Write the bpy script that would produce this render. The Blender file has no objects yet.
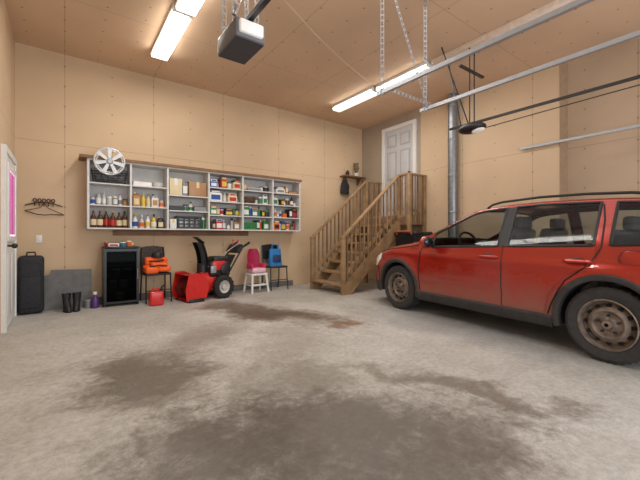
import bpy, bmesh, math, random
from mathutils import Vector, Matrix, Euler
random.seed(4)
SC = bpy.context.scene
COL = SC.collection
PI = math.pi
SC.view_settings.view_transform = 'Standard'

# ------------------------------------------------------------------ materials
def lin(c):
    return tuple(((x/255)/12.92 if x/255 <= .04045 else ((x/255+.055)/1.055)**2.4) for x in c[:3]) + (1,)
MC = {}
def nodes_of(m):
    m.use_nodes = True
    return m.node_tree.nodes, m.node_tree.links
def mat(name, col, rough=.6, metal=0, var=.10, scale=14, bump=0, emit=0, coat=0, dirt=None):
    if name in MC: return MC[name]
    m = bpy.data.materials.new(name); N, L = nodes_of(m); b = N['Principled BSDF']
    tc = N.new('ShaderNodeTexCoord'); n = N.new('ShaderNodeTexNoise'); n.inputs['Scale'].default_value = scale
    n.inputs['Detail'].default_value = 5
    L.new(tc.outputs['Object'], n.inputs['Vector'])
    r = N.new('ShaderNodeValToRGB'); c = lin(col)
    r.color_ramp.elements[0].position = .3; r.color_ramp.elements[1].position = .7
    r.color_ramp.elements[0].color = tuple(x*(1-var) for x in c[:3]) + (1,)
    r.color_ramp.elements[1].color = tuple(min(1, x*(1+var)) for x in c[:3]) + (1,)
    L.new(n.outputs['Fac'], r.inputs['Fac'])
    out = r.outputs['Color']
    b.inputs['Roughness'].default_value = rough; b.inputs['Metallic'].default_value = metal
    if dirt:   # road dust that thickens towards the ground
        z0, z1, dc, amt = dirt
        sp = N.new('ShaderNodeSeparateXYZ'); L.new(tc.outputs['Object'], sp.inputs[0])
        n2 = N.new('ShaderNodeTexNoise'); n2.inputs['Scale'].default_value = 7; n2.inputs['Detail'].default_value = 8; L.new(tc.outputs['Object'], n2.inputs['Vector'])
        ma = N.new('ShaderNodeMath'); ma.operation = 'MULTIPLY_ADD'; ma.inputs[1].default_value = -.35; L.new(n2.outputs['Fac'], ma.inputs[0]); L.new(sp.outputs['Z'], ma.inputs[2])
        mr = N.new('ShaderNodeMapRange'); mr.inputs['From Min'].default_value = z1-.17; mr.inputs['From Max'].default_value = z0-.17; mr.inputs['To Max'].default_value = amt
        L.new(ma.outputs[0], mr.inputs['Value'])
        mx = N.new('ShaderNodeMix'); mx.data_type = 'RGBA'; L.new(mr.outputs['Result'], mx.inputs['Factor']); L.new(out, mx.inputs['A']); mx.inputs['B'].default_value = lin(dc)
        out = mx.outputs['Result']
        m2 = N.new('ShaderNodeMapRange'); m2.inputs['To Min'].default_value = rough; m2.inputs['To Max'].default_value = .8; L.new(mr.outputs['Result'], m2.inputs['Value']); L.new(m2.outputs['Result'], b.inputs['Roughness'])
        if coat:
            m3 = N.new('ShaderNodeMapRange'); m3.inputs['To Min'].default_value = coat; m3.inputs['To Max'].default_value = 0; L.new(mr.outputs['Result'], m3.inputs['Value']); L.new(m3.outputs['Result'], b.inputs['Coat Weight'])
    L.new(out, b.inputs['Base Color'])
    if coat:
        b.inputs['Coat Weight'].default_value = coat; b.inputs['Coat Roughness'].default_value = .06
    if emit:
        b.inputs['Emission Color'].default_value = c; b.inputs['Emission Strength'].default_value = emit
    if bump:
        bp = N.new('ShaderNodeBump'); bp.inputs['Strength'].default_value = bump; bp.inputs['Distance'].default_value = .01
        L.new(n.outputs['Fac'], bp.inputs['Height']); L.new(bp.outputs['Normal'], b.inputs['Normal'])
    MC[name] = m; return m
def glass(name, tint, lo=.05, hi=.5):
    if name in MC: return MC[name]
    m = bpy.data.materials.new(name); N, L = nodes_of(m); N.remove(N['Principled BSDF'])
    out = N['Material Output']; t = N.new('ShaderNodeBsdfTransparent'); g = N.new('ShaderNodeBsdfGlossy')
    t.inputs['Color'].default_value = tint + (1,); g.inputs['Roughness'].default_value = .03
    lw = N.new('ShaderNodeLayerWeight'); lw.inputs['Blend'].default_value = .3
    mp = N.new('ShaderNodeMapRange'); mp.inputs['To Min'].default_value = lo; mp.inputs['To Max'].default_value = hi
    L.new(lw.outputs['Fresnel'], mp.inputs['Value'])
    mx = N.new('ShaderNodeMixShader'); L.new(mp.outputs['Result'], mx.inputs['Fac'])
    L.new(t.outputs[0], mx.inputs[1]); L.new(g.outputs[0], mx.inputs[2]); L.new(mx.outputs[0], out.inputs['Surface'])
    MC[name] = m; return m

def board_mat(name, col, axes, pu, pv, du, dv, seam=.82, dot=.6, top=None):
    """drywall boards: faint seams every pu x pv metres, screw dots every du x dv"""
    m = bpy.data.materials.new(name); N, L = nodes_of(m); b = N['Principled BSDF']
    tc = N.new('ShaderNodeTexCoord'); sp = N.new('ShaderNodeSeparateXYZ'); L.new(tc.outputs['Object'], sp.inputs[0])
    def mth(op, a, bb=None, c=None):
        n = N.new('ShaderNodeMath'); n.operation = op
        for i, v in enumerate((a, bb, c)):
            if v is None: continue
            if isinstance(v, (int, float)): n.inputs[i].default_value = v
            else: L.new(v, n.inputs[i])
        return n.outputs[0]
    U = sp.outputs[axes[0]]; V = sp.outputs[axes[1]]
    def edge(S, p):
        f = mth('FRACT', mth('DIVIDE', S, p)); return mth('MULTIPLY', mth('SUBTRACT', .5, mth('ABSOLUTE', mth('SUBTRACT', f, .5))), p)
    su = mth('LESS_THAN', edge(U, pu), .006); sv = mth('LESS_THAN', edge(V, pv), .006)
    seamm = mth('MAXIMUM', su, sv)
    eu, ev = edge(U, du), edge(V, dv)
    dd = mth('LESS_THAN', mth('ADD', mth('MULTIPLY', eu, eu), mth('MULTIPLY', ev, ev)), .00016)
    n1 = N.new('ShaderNodeTexNoise'); n1.inputs['Scale'].default_value = .9; n1.inputs['Detail'].default_value = 6
    L.new(tc.outputs['Object'], n1.inputs['Vector'])
    rp = N.new('ShaderNodeValToRGB'); c = lin(col)
    rp.color_ramp.elements[0].position = .3; rp.color_ramp.elements[1].position = .7
    rp.color_ramp.elements[0].color = tuple(x*.88 for x in c[:3])+(1,); rp.color_ramp.elements[1].color = tuple(min(1, x*1.06) for x in c[:3])+(1,)
    L.new(n1.outputs['Fac'], rp.inputs['Fac'])
    def mulc(colr, fac, k):
        mx = N.new('ShaderNodeMix'); mx.data_type = 'RGBA'; mx.blend_type = 'MULTIPLY'
        L.new(fac, mx.inputs['Factor']); L.new(colr, mx.inputs['A']); mx.inputs['B'].default_value = (k, k*.97, k*.93, 1)
        return mx.outputs['Result']
    o = mulc(rp.outputs['Color'], seamm, seam); o = mulc(o, dd, dot)
    L.new(o, b.inputs['Base Color']); b.inputs['Roughness'].default_value = .75
    return m

WALLC = board_mat('tan_wallboard', (205, 178, 145), ('X', 'Z'), 1.22, 2.44, .61, .30, .78)
WALLY = board_mat('tan_wallboard_side', (205, 180, 149), ('Y', 'Z'), 1.22, 2.44, .61, .30, .78)
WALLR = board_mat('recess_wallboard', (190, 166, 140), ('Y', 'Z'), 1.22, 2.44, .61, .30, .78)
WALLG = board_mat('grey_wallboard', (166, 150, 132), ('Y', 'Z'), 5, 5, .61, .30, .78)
CEILM = board_mat('tan_ceiling_board', (212, 182, 152), ('X', 'Y'), 1.22, 2.44, .41, .30, .78, .5)

def floor_mat():
    m = bpy.data.materials.new('stained_concrete'); N, L = nodes_of(m); b = N['Principled BSDF']
    tc = N.new('ShaderNodeTexCoord')
    def noise(s, d=8, dist=0, ro=.7):
        n = N.new('ShaderNodeTexNoise'); n.inputs['Scale'].default_value = s; n.inputs['Detail'].default_value = d
        n.inputs['Distortion'].default_value = dist; n.inputs['Roughness'].default_value = ro
        L.new(tc.outputs['Object'], n.inputs['Vector']); return n
    def ramp(n, p0, p1, c0, c1):
        r = N.new('ShaderNodeValToRGB'); r.color_ramp.elements[0].position = p0; r.color_ramp.elements[1].position = p1
        r.color_ramp.elements[0].color = c0; r.color_ramp.elements[1].color = c1; L.new(n.outputs['Fac'], r.inputs['Fac']); return r.outputs['Color']
    n1 = noise(.7, 10, .5); n2 = noise(24, 10); n3 = noise(3.2, 12, 1.0, .62); n4 = noise(90, 3)
    def mix(a, fac, colB, bt='MIX'):
        mx = N.new('ShaderNodeMix'); mx.data_type = 'RGBA'; mx.blend_type = bt
        if isinstance(fac, float): mx.inputs['Factor'].default_value = fac
        else: L.new(fac, mx.inputs['Factor'])
        L.new(a, mx.inputs['A'])
        if isinstance(colB, tuple): mx.inputs['B'].default_value = colB
        else: L.new(colB, mx.inputs['B'])
        return mx.outputs['Result']
    base = ramp(n1, .34, .64, lin((176, 172, 164)), lin((202, 200, 196)))
    fine = ramp(n2, .32, .6, (.62, .60, .57, 1), (1, 1, 1, 1))
    mid = ramp(n3, .34, .58, (.76, .73, .69, 1), (1, 1, 1, 1))
    spk = ramp(n4, .36, .5, (.75, .74, .72, 1), (1, 1, 1, 1))
    o = mix(base, .4, fine, 'MULTIPLY'); o = mix(o, .45, mid, 'MULTIPLY'); o = mix(o, .5, spk, 'MULTIPLY')
    nd = noise(1.8, 14, 0, .6); sub = N.new('ShaderNodeVectorMath'); sub.operation = 'SUBTRACT'; sub.inputs[1].default_value = (.5, .5, .5)
    L.new(nd.outputs['Color'], sub.inputs[0]); sc = N.new('ShaderNodeVectorMath'); sc.operation = 'SCALE'; sc.inputs['Scale'].default_value = 1.2
    L.new(sub.outputs[0], sc.inputs[0]); ad = N.new('ShaderNodeVectorMath'); L.new(tc.outputs['Object'], ad.inputs[0]); L.new(sc.outputs[0], ad.inputs[1])
    fl = N.new('ShaderNodeVectorMath'); fl.operation = 'MULTIPLY'; fl.inputs[1].default_value = (1, 1, 0); L.new(ad.outputs[0], fl.inputs[0])
    ne = noise(9, 12, .4, .8)      # breaks the stain edges into splotches
    nadd = N.new('ShaderNodeMath'); nadd.operation = 'MULTIPLY_ADD'; nadd.inputs[1].default_value = 2.2; nadd.inputs[2].default_value = -1.1; L.new(ne.outputs['Fac'], nadd.inputs[0])
    rsum = None
    stains_and_tint = [(.50, 2.85, .45, .55, 0, .80, (88, 78, 66)), (2.30, 4.15, 1.05, .38, -62, .95, (88, 72, 56)),
              (2.05, 5.05, .55, .35, -75, .75, (104, 90, 74)), (2.86, 3.14, .20, .13, -20, .80, (128, 90, 62)),
              (1.2, 1.45, .75, .48, -35, .85, (84, 76, 66)), (.62, 1.75, .5, .4, 20, .8, (84, 76, 66)),
              (1.35, 2.2, .45, .35, 10, .55, (104, 95, 84)), (2.2, 1.35, .75, .15, -70, .75, (104, 94, 84)),
              (1.15, 3.7, .7, .3, 30, .5, (120, 110, 98)), (1.0, .9, .8, .4, 0, .7, (94, 85, 75)), (1.9, 3.0, .6, .4, 50, .45, (122, 113, 102)), (1.7, .9, .5, .3, 0, .6, (98, 90, 80)), (3.6, 2.2, .4, 1.4, 0, .4, (122, 128, 138))]  # last entry: long blue-grey tint along the car's near side
    for (cx, cy, rx, ry, an, st, c) in stains_and_tint:
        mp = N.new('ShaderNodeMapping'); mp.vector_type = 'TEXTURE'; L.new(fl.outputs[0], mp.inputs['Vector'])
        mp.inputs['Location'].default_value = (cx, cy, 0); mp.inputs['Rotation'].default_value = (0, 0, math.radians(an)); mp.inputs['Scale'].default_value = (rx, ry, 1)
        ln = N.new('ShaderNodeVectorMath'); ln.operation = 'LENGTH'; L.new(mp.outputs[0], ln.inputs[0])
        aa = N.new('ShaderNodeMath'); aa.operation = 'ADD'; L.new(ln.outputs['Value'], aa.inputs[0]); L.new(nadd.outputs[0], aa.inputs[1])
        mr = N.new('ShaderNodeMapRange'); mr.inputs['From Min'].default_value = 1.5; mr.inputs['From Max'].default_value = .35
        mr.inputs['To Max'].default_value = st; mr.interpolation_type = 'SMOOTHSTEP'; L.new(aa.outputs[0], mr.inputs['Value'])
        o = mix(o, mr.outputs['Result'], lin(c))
        if rsum is None: rsum = mr.outputs['Result']
        else:
            q = N.new('ShaderNodeMath'); q.operation = 'MAXIMUM'; L.new(rsum, q.inputs[0]); L.new(mr.outputs['Result'], q.inputs[1]); rsum = q.outputs[0]
    o = mix(o, .35, fine, 'MULTIPLY')
    L.new(o, b.inputs['Base Color'])
    rr = N.new('ShaderNodeMapRange'); rr.inputs['To Min'].default_value = .6; rr.inputs['To Max'].default_value = .38; L.new(rsum, rr.inputs['Value'])
    L.new(rr.outputs['Result'], b.inputs['Roughness'])
    bp = N.new('ShaderNodeBump'); bp.inputs['Strength'].default_value = .3; bp.inputs['Distance'].default_value = .01
    L.new(n2.outputs['Fac'], bp.inputs['Height']); L.new(bp.outputs['Normal'], b.inputs['Normal'])
    return m

WHITE = mat('white_paint', (222, 221, 218), .5, var=.03)
DOORW = mat('door_grey_white', (190, 190, 191), .5, var=.03)
DOORP = mat('door_panel_white', (168, 168, 170), .5, var=.03)
SHELFW = mat('shelf_white', (206, 204, 202), .6, var=.05)
WOODL = mat('stair_wood', (152, 122, 88), .65, var=.28, scale=6)
WOODT = mat('stair_tread_wood', (122, 98, 74), .65, var=.3, scale=6)
WOODD = mat('brown_board', (124, 90, 60), .6, var=.2, scale=6)
BLACK = mat('black_plastic', (28, 28, 30), .45)
DARKM = mat('dark_metal', (48, 48, 50), .4, .4)
GALV = mat('galvanised_steel', (160, 163, 168), .42, .6, var=.1)
GALVW = mat('pale_track_steel', (168, 172, 178), .4, .5, var=.06)
RUBBER = mat('rubber', (34, 33, 34), .8)
RED = mat('red_paint', (200, 30, 24), .35, coat=.4)
CONC = mat('grey_concrete', (108, 107, 106), .85, var=.2, scale=10, bump=.3)
SILV = mat('silver_grey', (165, 167, 171), .35, .45)

# ------------------------------------------------------------------ mesh helpers
def B(): return bmesh.new()
def box(bm, c, s, rz=0, bev=0, rx=0, ry=0, seg=2):
    M = Matrix.Translation(c) @ Euler((rx, ry, rz)).to_matrix().to_4x4() @ Matrix.Diagonal((s[0], s[1], s[2], 1))
    r = bmesh.ops.create_cube(bm, size=1, matrix=M)
    if bev:
        es = list({e for v in r['verts'] for e in v.link_edges})
        bmesh.ops.bevel(bm, geom=es, offset=bev, segments=seg, affect='EDGES', profile=.5)
    return bm
def bb(bm, x0, x1, y0, y1, z0, z1, bev=0):
    return box(bm, ((x0+x1)/2, (y0+y1)/2, (z0+z1)/2), (abs(x1-x0), abs(y1-y0), abs(z1-z0)), bev=bev)
def cyl(bm, p0, p1, r0, r1=None, seg=16):
    p0, p1 = Vector(p0), Vector(p1); d = p1-p0
    q = Vector((0, 0, 1)).rotation_difference(d.normalized()).to_matrix().to_4x4()
    bmesh.ops.create_cone(bm, cap_ends=True, segments=seg, radius1=r0, radius2=r0 if r1 is None else max(r1, .0005), depth=d.length,
                          matrix=Matrix.Translation((p0+p1)/2) @ q)
    return bm
def ball(bm, c, r, seg=14, s=(1, 1, 1)):
    bmesh.ops.create_uvsphere(bm, u_segments=seg, v_segments=seg//2+1, radius=r, matrix=Matrix.Translation(c) @ Matrix.Diagonal((s[0], s[1], s[2], 1)))
    return bm
def tube(bm, pts, r, seg=8, closed=False):
    P = [Vector(p) for p in pts]; n = len(P); rings = []
    up = None
    for i in range(n):
        a = P[i-1] if (i > 0 or closed) else P[i]; c = P[(i+1) % n] if (i < n-1 or closed) else P[i]
        t = (c-a)
        if t.length < 1e-9: t = Vector((0, 0, 1))
        t.normalize()
        if up is None:
            up = Vector((0, 0, 1)) if abs(t.z) < .9 else Vector((1, 0, 0))
        s = t.cross(up)
        if s.length < 1e-6: s = t.cross(Vector((0, 1, 0)))
        s.normalize(); u2 = s.cross(t).normalized(); up = u2
        rings.append([bm.verts.new(P[i] + r*(math.cos(2*PI*k/seg)*s + math.sin(2*PI*k/seg)*u2)) for k in range(seg)])
    m = n if closed else n-1
    for i in range(m):
        A, Bq = rings[i], rings[(i+1) % n]
        for k in range(seg): bm.faces.new((A[k], A[(k+1) % seg], Bq[(k+1) % seg], Bq[k]))
    if not closed: bm.faces.new(rings[0][::-1]); bm.faces.new(rings[-1])
    return bm
def lathe(bm, prof, c=(0, 0, 0), seg=18, axis='z', cap=True, loop=False):
    c = Vector(c); rings = []
    for (r, h) in prof:
        ring = []
        for k in range(seg):
            a = 2*PI*k/seg; u, v = max(r, .0004)*math.cos(a), max(r, .0004)*math.sin(a)
            p = (u, v, h) if axis == 'z' else ((u, h, v) if axis == 'y' else (h, u, v))
            ring.append(bm.verts.new(c+Vector(p)))
        rings.append(ring)
    for i in range(len(rings)-1 + (1 if loop else 0)):
        A = rings[i]; Z = rings[(i+1) % len(rings)]
        for k in range(seg): bm.faces.new((A[k], A[(k+1) % seg], Z[(k+1) % seg], Z[k]))
    if cap and not loop: bm.faces.new(rings[0][::-1]); bm.faces.new(rings[-1])
    return bm
def prism(bm, poly, h0, h1, axis='y'):
    def f(p, h): return (p[0], h, p[1]) if axis == 'y' else ((h, p[0], p[1]) if axis == 'x' else (p[0], p[1], h))
    a = [bm.verts.new(f(p, h0)) for p in poly]; b = [bm.verts.new(f(p, h1)) for p in poly]
    bm.faces.new(a[::-1]); bm.faces.new(b); n = len(poly)
    for i in range(n): bm.faces.new((a[i], a[(i+1) % n], b[(i+1) % n], b[i]))
    return bm
def grid(bm, rows, skip=None):
    V = [[bm.verts.new(p) for p in r] for r in rows]
    for i in range(len(V)-1):
        for j in range(len(V[i])-1):
            if skip and skip(i, j): continue
            bm.faces.new((V[i][j], V[i][j+1], V[i+1][j+1], V[i+1][j]))
    return V
def finish(name, bm, m, smooth=True, ang=35, recalc=True):
    if recalc: bmesh.ops.recalc_face_normals(bm, faces=bm.faces)
    for f in bm.faces: f.smooth = smooth
    if smooth:
        for e in bm.edges:
            if len(e.link_faces) == 2 and e.calc_face_angle(0) > math.radians(ang): e.smooth = False
    me = bpy.data.meshes.new(name); bm.to_mesh(me); bm.free()
    for mm in (m if isinstance(m, (list, tuple)) else [m]): me.materials.append(mm)
    return me
def part(name, bm, m, parent=None, label=None, **k):
    o = bpy.data.objects.new(name, finish(name, bm, m, **k)); COL.objects.link(o)
    if parent: o.parent = parent
    if label: o['label'] = label
    return o
def tag(o, label, cat, group=None):
    o['label'] = label; o['category'] = cat
    if group: o['group'] = group
    return o
def thing(name, label, cat, loc=(0, 0, 0), rz=0, group=None):
    o = bpy.data.objects.new(name, None); COL.objects.link(o); o.empty_display_size = .05
    o.location = loc; o.rotation_euler = (0, 0, rz)
    return tag(o, label, cat, group)
def struct(name, bm, m, parent=None, **k):
    o = part(name, bm, m, parent, **k)
    if not parent: o['kind'] = 'structure'
    return o

# ------------------------------------------------------------------ room
H = 3.78; XL = -.56; XR = 6.08; YB = 6.42; Y0 = -1.7; XR2 = 6.38
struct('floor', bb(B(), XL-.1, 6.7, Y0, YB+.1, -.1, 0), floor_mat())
struct('ceiling', bb(B(), XL-.1, 6.7, Y0, YB+.1, H, H+.1), CEILM)
struct('wall_back', bb(B(), XL-.1, 6.7, YB, YB+.1, 0, H), WALLC)
struct('wall_left', bb(B(), XL-.1, XL, Y0, YB, 0, H), WALLY)
struct('wall_right', bb(B(), XR, 6.7, 2.06, YB, 0, H), WALLY)
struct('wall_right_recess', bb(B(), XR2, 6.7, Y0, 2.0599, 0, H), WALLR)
struct('trim_1', bb(B(), XR-.004, XR-.0005, 4.62, YB-.001, 1.5, H-.001), WALLG)
struct('wall_return_shade', bb(B(), XR-.004, XR2-.002, 2.052, 2.0595, 0, H-.001), mat('return_shade_paint', (160, 134, 106), .7))  # thin sheet over the wall's return face, its shade painted in as darker tan
bm = B(); bb(bm, XL, 4.0, YB-.025, YB, 0, .11); struct('baseboard_back', bm, CONC)

# left exterior door
d1 = bpy.data.objects.new('door_1', None); COL.objects.link(d1); d1['kind'] = 'structure'; d1.location = (XL, 5.62, 0)
bm = B(); bb(bm, .0, .03, -.45, .45, .01, 2.0); part('door_slab', bm, WHITE, d1)
bm = B()
for s in (-1, 1): bb(bm, 0, .045, s*.45, s*.52, 0, 2.07)
bb(bm, 0, .045, -.45, .45, 2.0, 2.07); part('door_frame', bm, WHITE, d1)
bm = B(); 
for s in (-1, 1): bb(bm, .03, .05, s*.30, s*.36, 1.0, 1.9)
bb(bm, .03, .05, -.30, .30, 1.0, 1.06); bb(bm, .03, .05, -.30, .30, 1.84, 1.9)
wf = part('window_frame', bm, WHITE, d1)
part('pane', bb(B(), .031, .038, -.30, .30, 1.06, 1.84), mat('bright_pane', (245, 225, 245), .2, emit=.8), d1)
bm = B()
for k in range(4): bb(bm, .039, .044, -.28+.155*k, -.20+.155*k, 1.08, 1.82)
part('curtain', bm, mat('magenta_cloth', (196, 70, 150), .8), d1)
bm = B(); cyl(bm, (.03, -.38, .95), (.08, -.38, .95), .012); ball(bm, (.1, -.38, .95), .03); part('door_handle', bm, DARKM, d1)
for y0, y1 in ((-.34, -.04), (.04, .34)): part('door_panel', bb(B(), .03, .038, y0, y1, .15, .85, .004), WHITE, d1)

# house door above the landing
d2 = bpy.data.objects.new('door_2', None); COL.objects.link(d2); d2['kind'] = 'structure'; d2.location = (XR-.004, 5.2, 1.5)
part('door_slab', bb(B(), -.03, 0, -.41, .41, .01, 2.0), DOORW, d2)
bm = B()
for s in (-1, 1): bb(bm, -.05, 0, s*.41, s*.49, 0, 2.08)
bb(bm, -.05, 0, -.41, .41, 2.0, 2.08); part('door_frame', bm, WHITE, d2)
for y0, y1 in ((-.33, -.05), (.05, .33)):
    for z0, z1 in ((.15, .75), (.85, 1.5), (1.6, 1.88)):
        bm = B(); bb(bm, -.035, -.03, y0, y1, z0, z1); part('door_panel', bm, DOORP, d2)
        bm = B(); bb(bm, -.045, -.0351, y0+.035, y1-.035, z0+.035, z1-.035, .004); part('door_panel', bm, DOORW, d2)
bm = B(); cyl(bm, (-.03, -.35, .95), (-.07, -.35, .95), .012); ball(bm, (-.09, -.35, .95), .03); part('door_handle', bm, DARKM, d2)

# ------------------------------------------------------------------ staircase
st = thing('staircase', 'open wooden staircase with slatted railings rising to the white house door', 'staircase', (4.03, 4.77, 0))
RUN, RISE, NS, SW = .215, .1875, 7, .96
for i in range(NS):
    bm = B(); bb(bm, i*RUN-.02, (i+1)*RUN+.01, .03, SW-.03, (i+1)*RISE-.04, (i+1)*RISE, .004); part('tread', bm, WOODL, st)
LX = NS*RUN; EX = XR-4.03-.008; FYL = -.27
bm = B(); bb(bm, LX, EX-.05, FYL, SW, 1.46, 1.5); part('landing_deck', bm, WOODL, st)
bm = B(); bb(bm, LX, EX, FYL-.02, FYL+.02, 1.30, 1.459); bb(bm, LX, EX, SW-.02, SW+.02, 1.30, 1.459); bb(bm, LX, LX+.04, FYL+.02, SW-.02, 1.30, 1.459); part('landing_joist', bm, WOODT, st)
zb = 1.03; zt = 2.31
for s in (0, 1):
    y0 = s*(SW) - .02; y1 = y0+.04; sl = RISE/RUN
    bm = B(); prism(bm, [(0, .0), (.2, 0), (LX, (LX-.2)*sl), (LX, (LX)*sl+.1), (0, .12)], y0, y1, 'y'); part('stringer', bm, WOODL, st)
    bm = B(); box(bm, (.02, y0+.02, .53), (.07, .07, 1.06), bev=.004); part('newel_post', bm, WOODL, st)
    bm = B(); box(bm, (LX+.02, y0+.02, 1.16), (.07, .07, 2.32), bev=.004); part('newel_post', bm, WOODL, st)
    bm = B(); L_ = math.hypot(LX, zt-zb); an = math.atan2(zt-zb, LX)
    box(bm, (LX/2, y0+.02, (zb+zt)/2), (L_+.05, .08, .034), ry=-an, bev=.004)
    part('handrail', bm, WOODL, st)
    bm = B(); box(bm, (LX/2, y0+.02, (zb+zt)/2-.72), (L_, .03, .06), ry=-an); part('bottom_rail', bm, WOODL, st)
    nb = 14
    for k in range(nb):
        x = .095 + (LX-.125)*k/(nb-1); zr = zb+(zt-zb)*x/LX; o_ = (-.012 if s == 0 else .034)
        bm = B(); bb(bm, x-.013, x+.013, y0-.002+o_, y0+.024+o_, max(.12, zr-.86), zr); part('baluster', bm, WOODL if k % 3 else WOODT, st)
for (yl) in (FYL, SW):
    for px_ in ((LX+.02, EX-.045) if yl == FYL else (EX-.045,)):
        bm = B(); box(bm, (px_, yl, 1.16), (.07, .07, 2.32), bev=.004); part('newel_post', bm, WOODL, st)
    part('handrail', bb(B(), LX, EX-.005, yl-.04, yl+.04, zt-.005, zt+.03, .004), WOODL, st)
    part('bottom_rail', bb(B(), LX+.05, EX-.08, yl-.015, yl+.015, 1.56, 1.62), WOODL, st)
    for k in range(5):
        x = LX+.10+k*.082; part('baluster', bb(B(), x-.013, x+.013, yl-.036, yl-.01, 1.32, zt), WOODL if k % 2 else WOODT, st)
part('handrail', bb(B(), LX-.02, LX+.06, FYL, 0, zt-.004, zt+.03, .004), WOODL, st)
for k in range(2):
    y = FYL+.09+k*.09; part('baluster', bb(B(), LX+.002, LX+.028, y-.013, y+.013, 1.32, zt), WOODL, st)

# corner shelf above the stairs
t = thing('wall_shelf', 'narrow brown wooden shelf in the back corner above the stairs', 'shelf', (5.68, YB, 2.50))
part('shelf_board', bb(B(), -.34, .34, -.22, 0, 0, .03, .003), WOODD, t)
for x in (-.22, .22):
    bm = B(); prism(bm, [(-.18, 0), (0, 0), (0, -.16), (-.02, -.16)], x-.012, x+.012, 'x'); part('bracket', bm, WOODD, t)
t = thing('dried_branch_plant', 'white pot of dried twisted branches on the corner shelf', 'plant', (5.78, YB-.11, 2.531))
part('pot', lathe(B(), [(.04, 0), (.06, .09), (.055, .09), (.04, .03)]), WHITE, t)
bm = B()
for k in range(9):
    a = k*.7; tube(bm, [(0, 0, .05), (.03*math.cos(a), .03*math.sin(a), .14), (.08*math.cos(a), .05*math.sin(a), .2+.02*(k % 4)), (.06*math.cos(a+1), .06*math.sin(a+1), .34)], .007, 5)
part('branch', bm, mat('dry_branch', (110, 92, 78), .8), t)
bm = B(); lathe(bm, [(.03, 0), (.045, .02), (.05, .08), (.03, .11), (.02, .13)]); tag(part('small_vase', bm, mat('dark_ceramic', (60, 44, 40), .4)), 'small dark vase at the left end of the corner shelf', 'vase').location = (5.5, YB-.11, 2.531)
t = thing('jacket', 'dark jacket hanging from a hook under the corner shelf', 'jacket', (5.46, YB, 2.43))
bm = B(); rows = []
for i in range(9):
    z = -.34*i/8; w = .05+.08*min(1, i/3); rows.append([(w*math.cos(a)*(1+.06*math.sin(5*a+i)), -.06+.05*math.sin(a), z) for a in [2*PI*k/20 for k in range(21)]])
grid(bm, rows); part('cloth', bm, mat('dark_cloth', (44, 40, 44), .9), t)
part('hook', tube(B(), [(0, 0, .06), (0, -.04, .05), (0, -.06, .02), (0, -.06, -.02)], .008, 6), DARKM, t)

# ------------------------------------------------------------------ big wall shelf
FY = 6.12
sh = thing('wall_shelving', 'long white wall shelving full of bottles and boxes under a brown plank', 'shelving', (0, 0, 0))
BX = [.28, .837, 1.382, 2.07, 2.716, 3.36, 4.0]
SB, ST = 1.17, 2.215
part('back_panel', bb(B(), BX[0], BX[-1], YB-.012, YB, SB, ST), SHELFW, sh)
for x in BX:
    bm = B(); bb(bm, x-.014, x+.014, FY, YB-.013, SB+.022, ST-.022); part('upright_panel', bm, SHELFW, sh)
part('bottom_board', bb(B(), BX[0]-.014, BX[-1]+.014, FY-.002, YB-.013, SB, SB+.0215), SHELFW, sh)
part('top_board', bb(B(), BX[0]-.014, BX[-1]+.014, FY-.002, YB-.013, ST-.0215, ST), SHELFW, sh)
part('top_plank', bb(B(), .17, BX[-1]+.03, FY-.035, YB-.003, ST+.001, ST+.042), WOODD, sh)
part('wall_ledger', bb(B(), .62, 2.95, YB-.03, YB-.002, 1.075, 1.168), WOODD, sh)
ROWS = [[.0, 1.54, 1.87], [0, 1.54, 1.87], [0, 1.50, 1.76], [0, 1.45, 1.70, 1.95], [0, 1.45, 1.70, 1.95], [0, 1.45, 1.70, 1.95]]
for i, rr in enumerate(ROWS):
    for z in rr[1:]:
        part('shelf_board', bb(B(), BX[i]+.0145, BX[i+1]-.0145, FY+.01, YB-.013, z-.018, z), SHELFW, sh)

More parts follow.
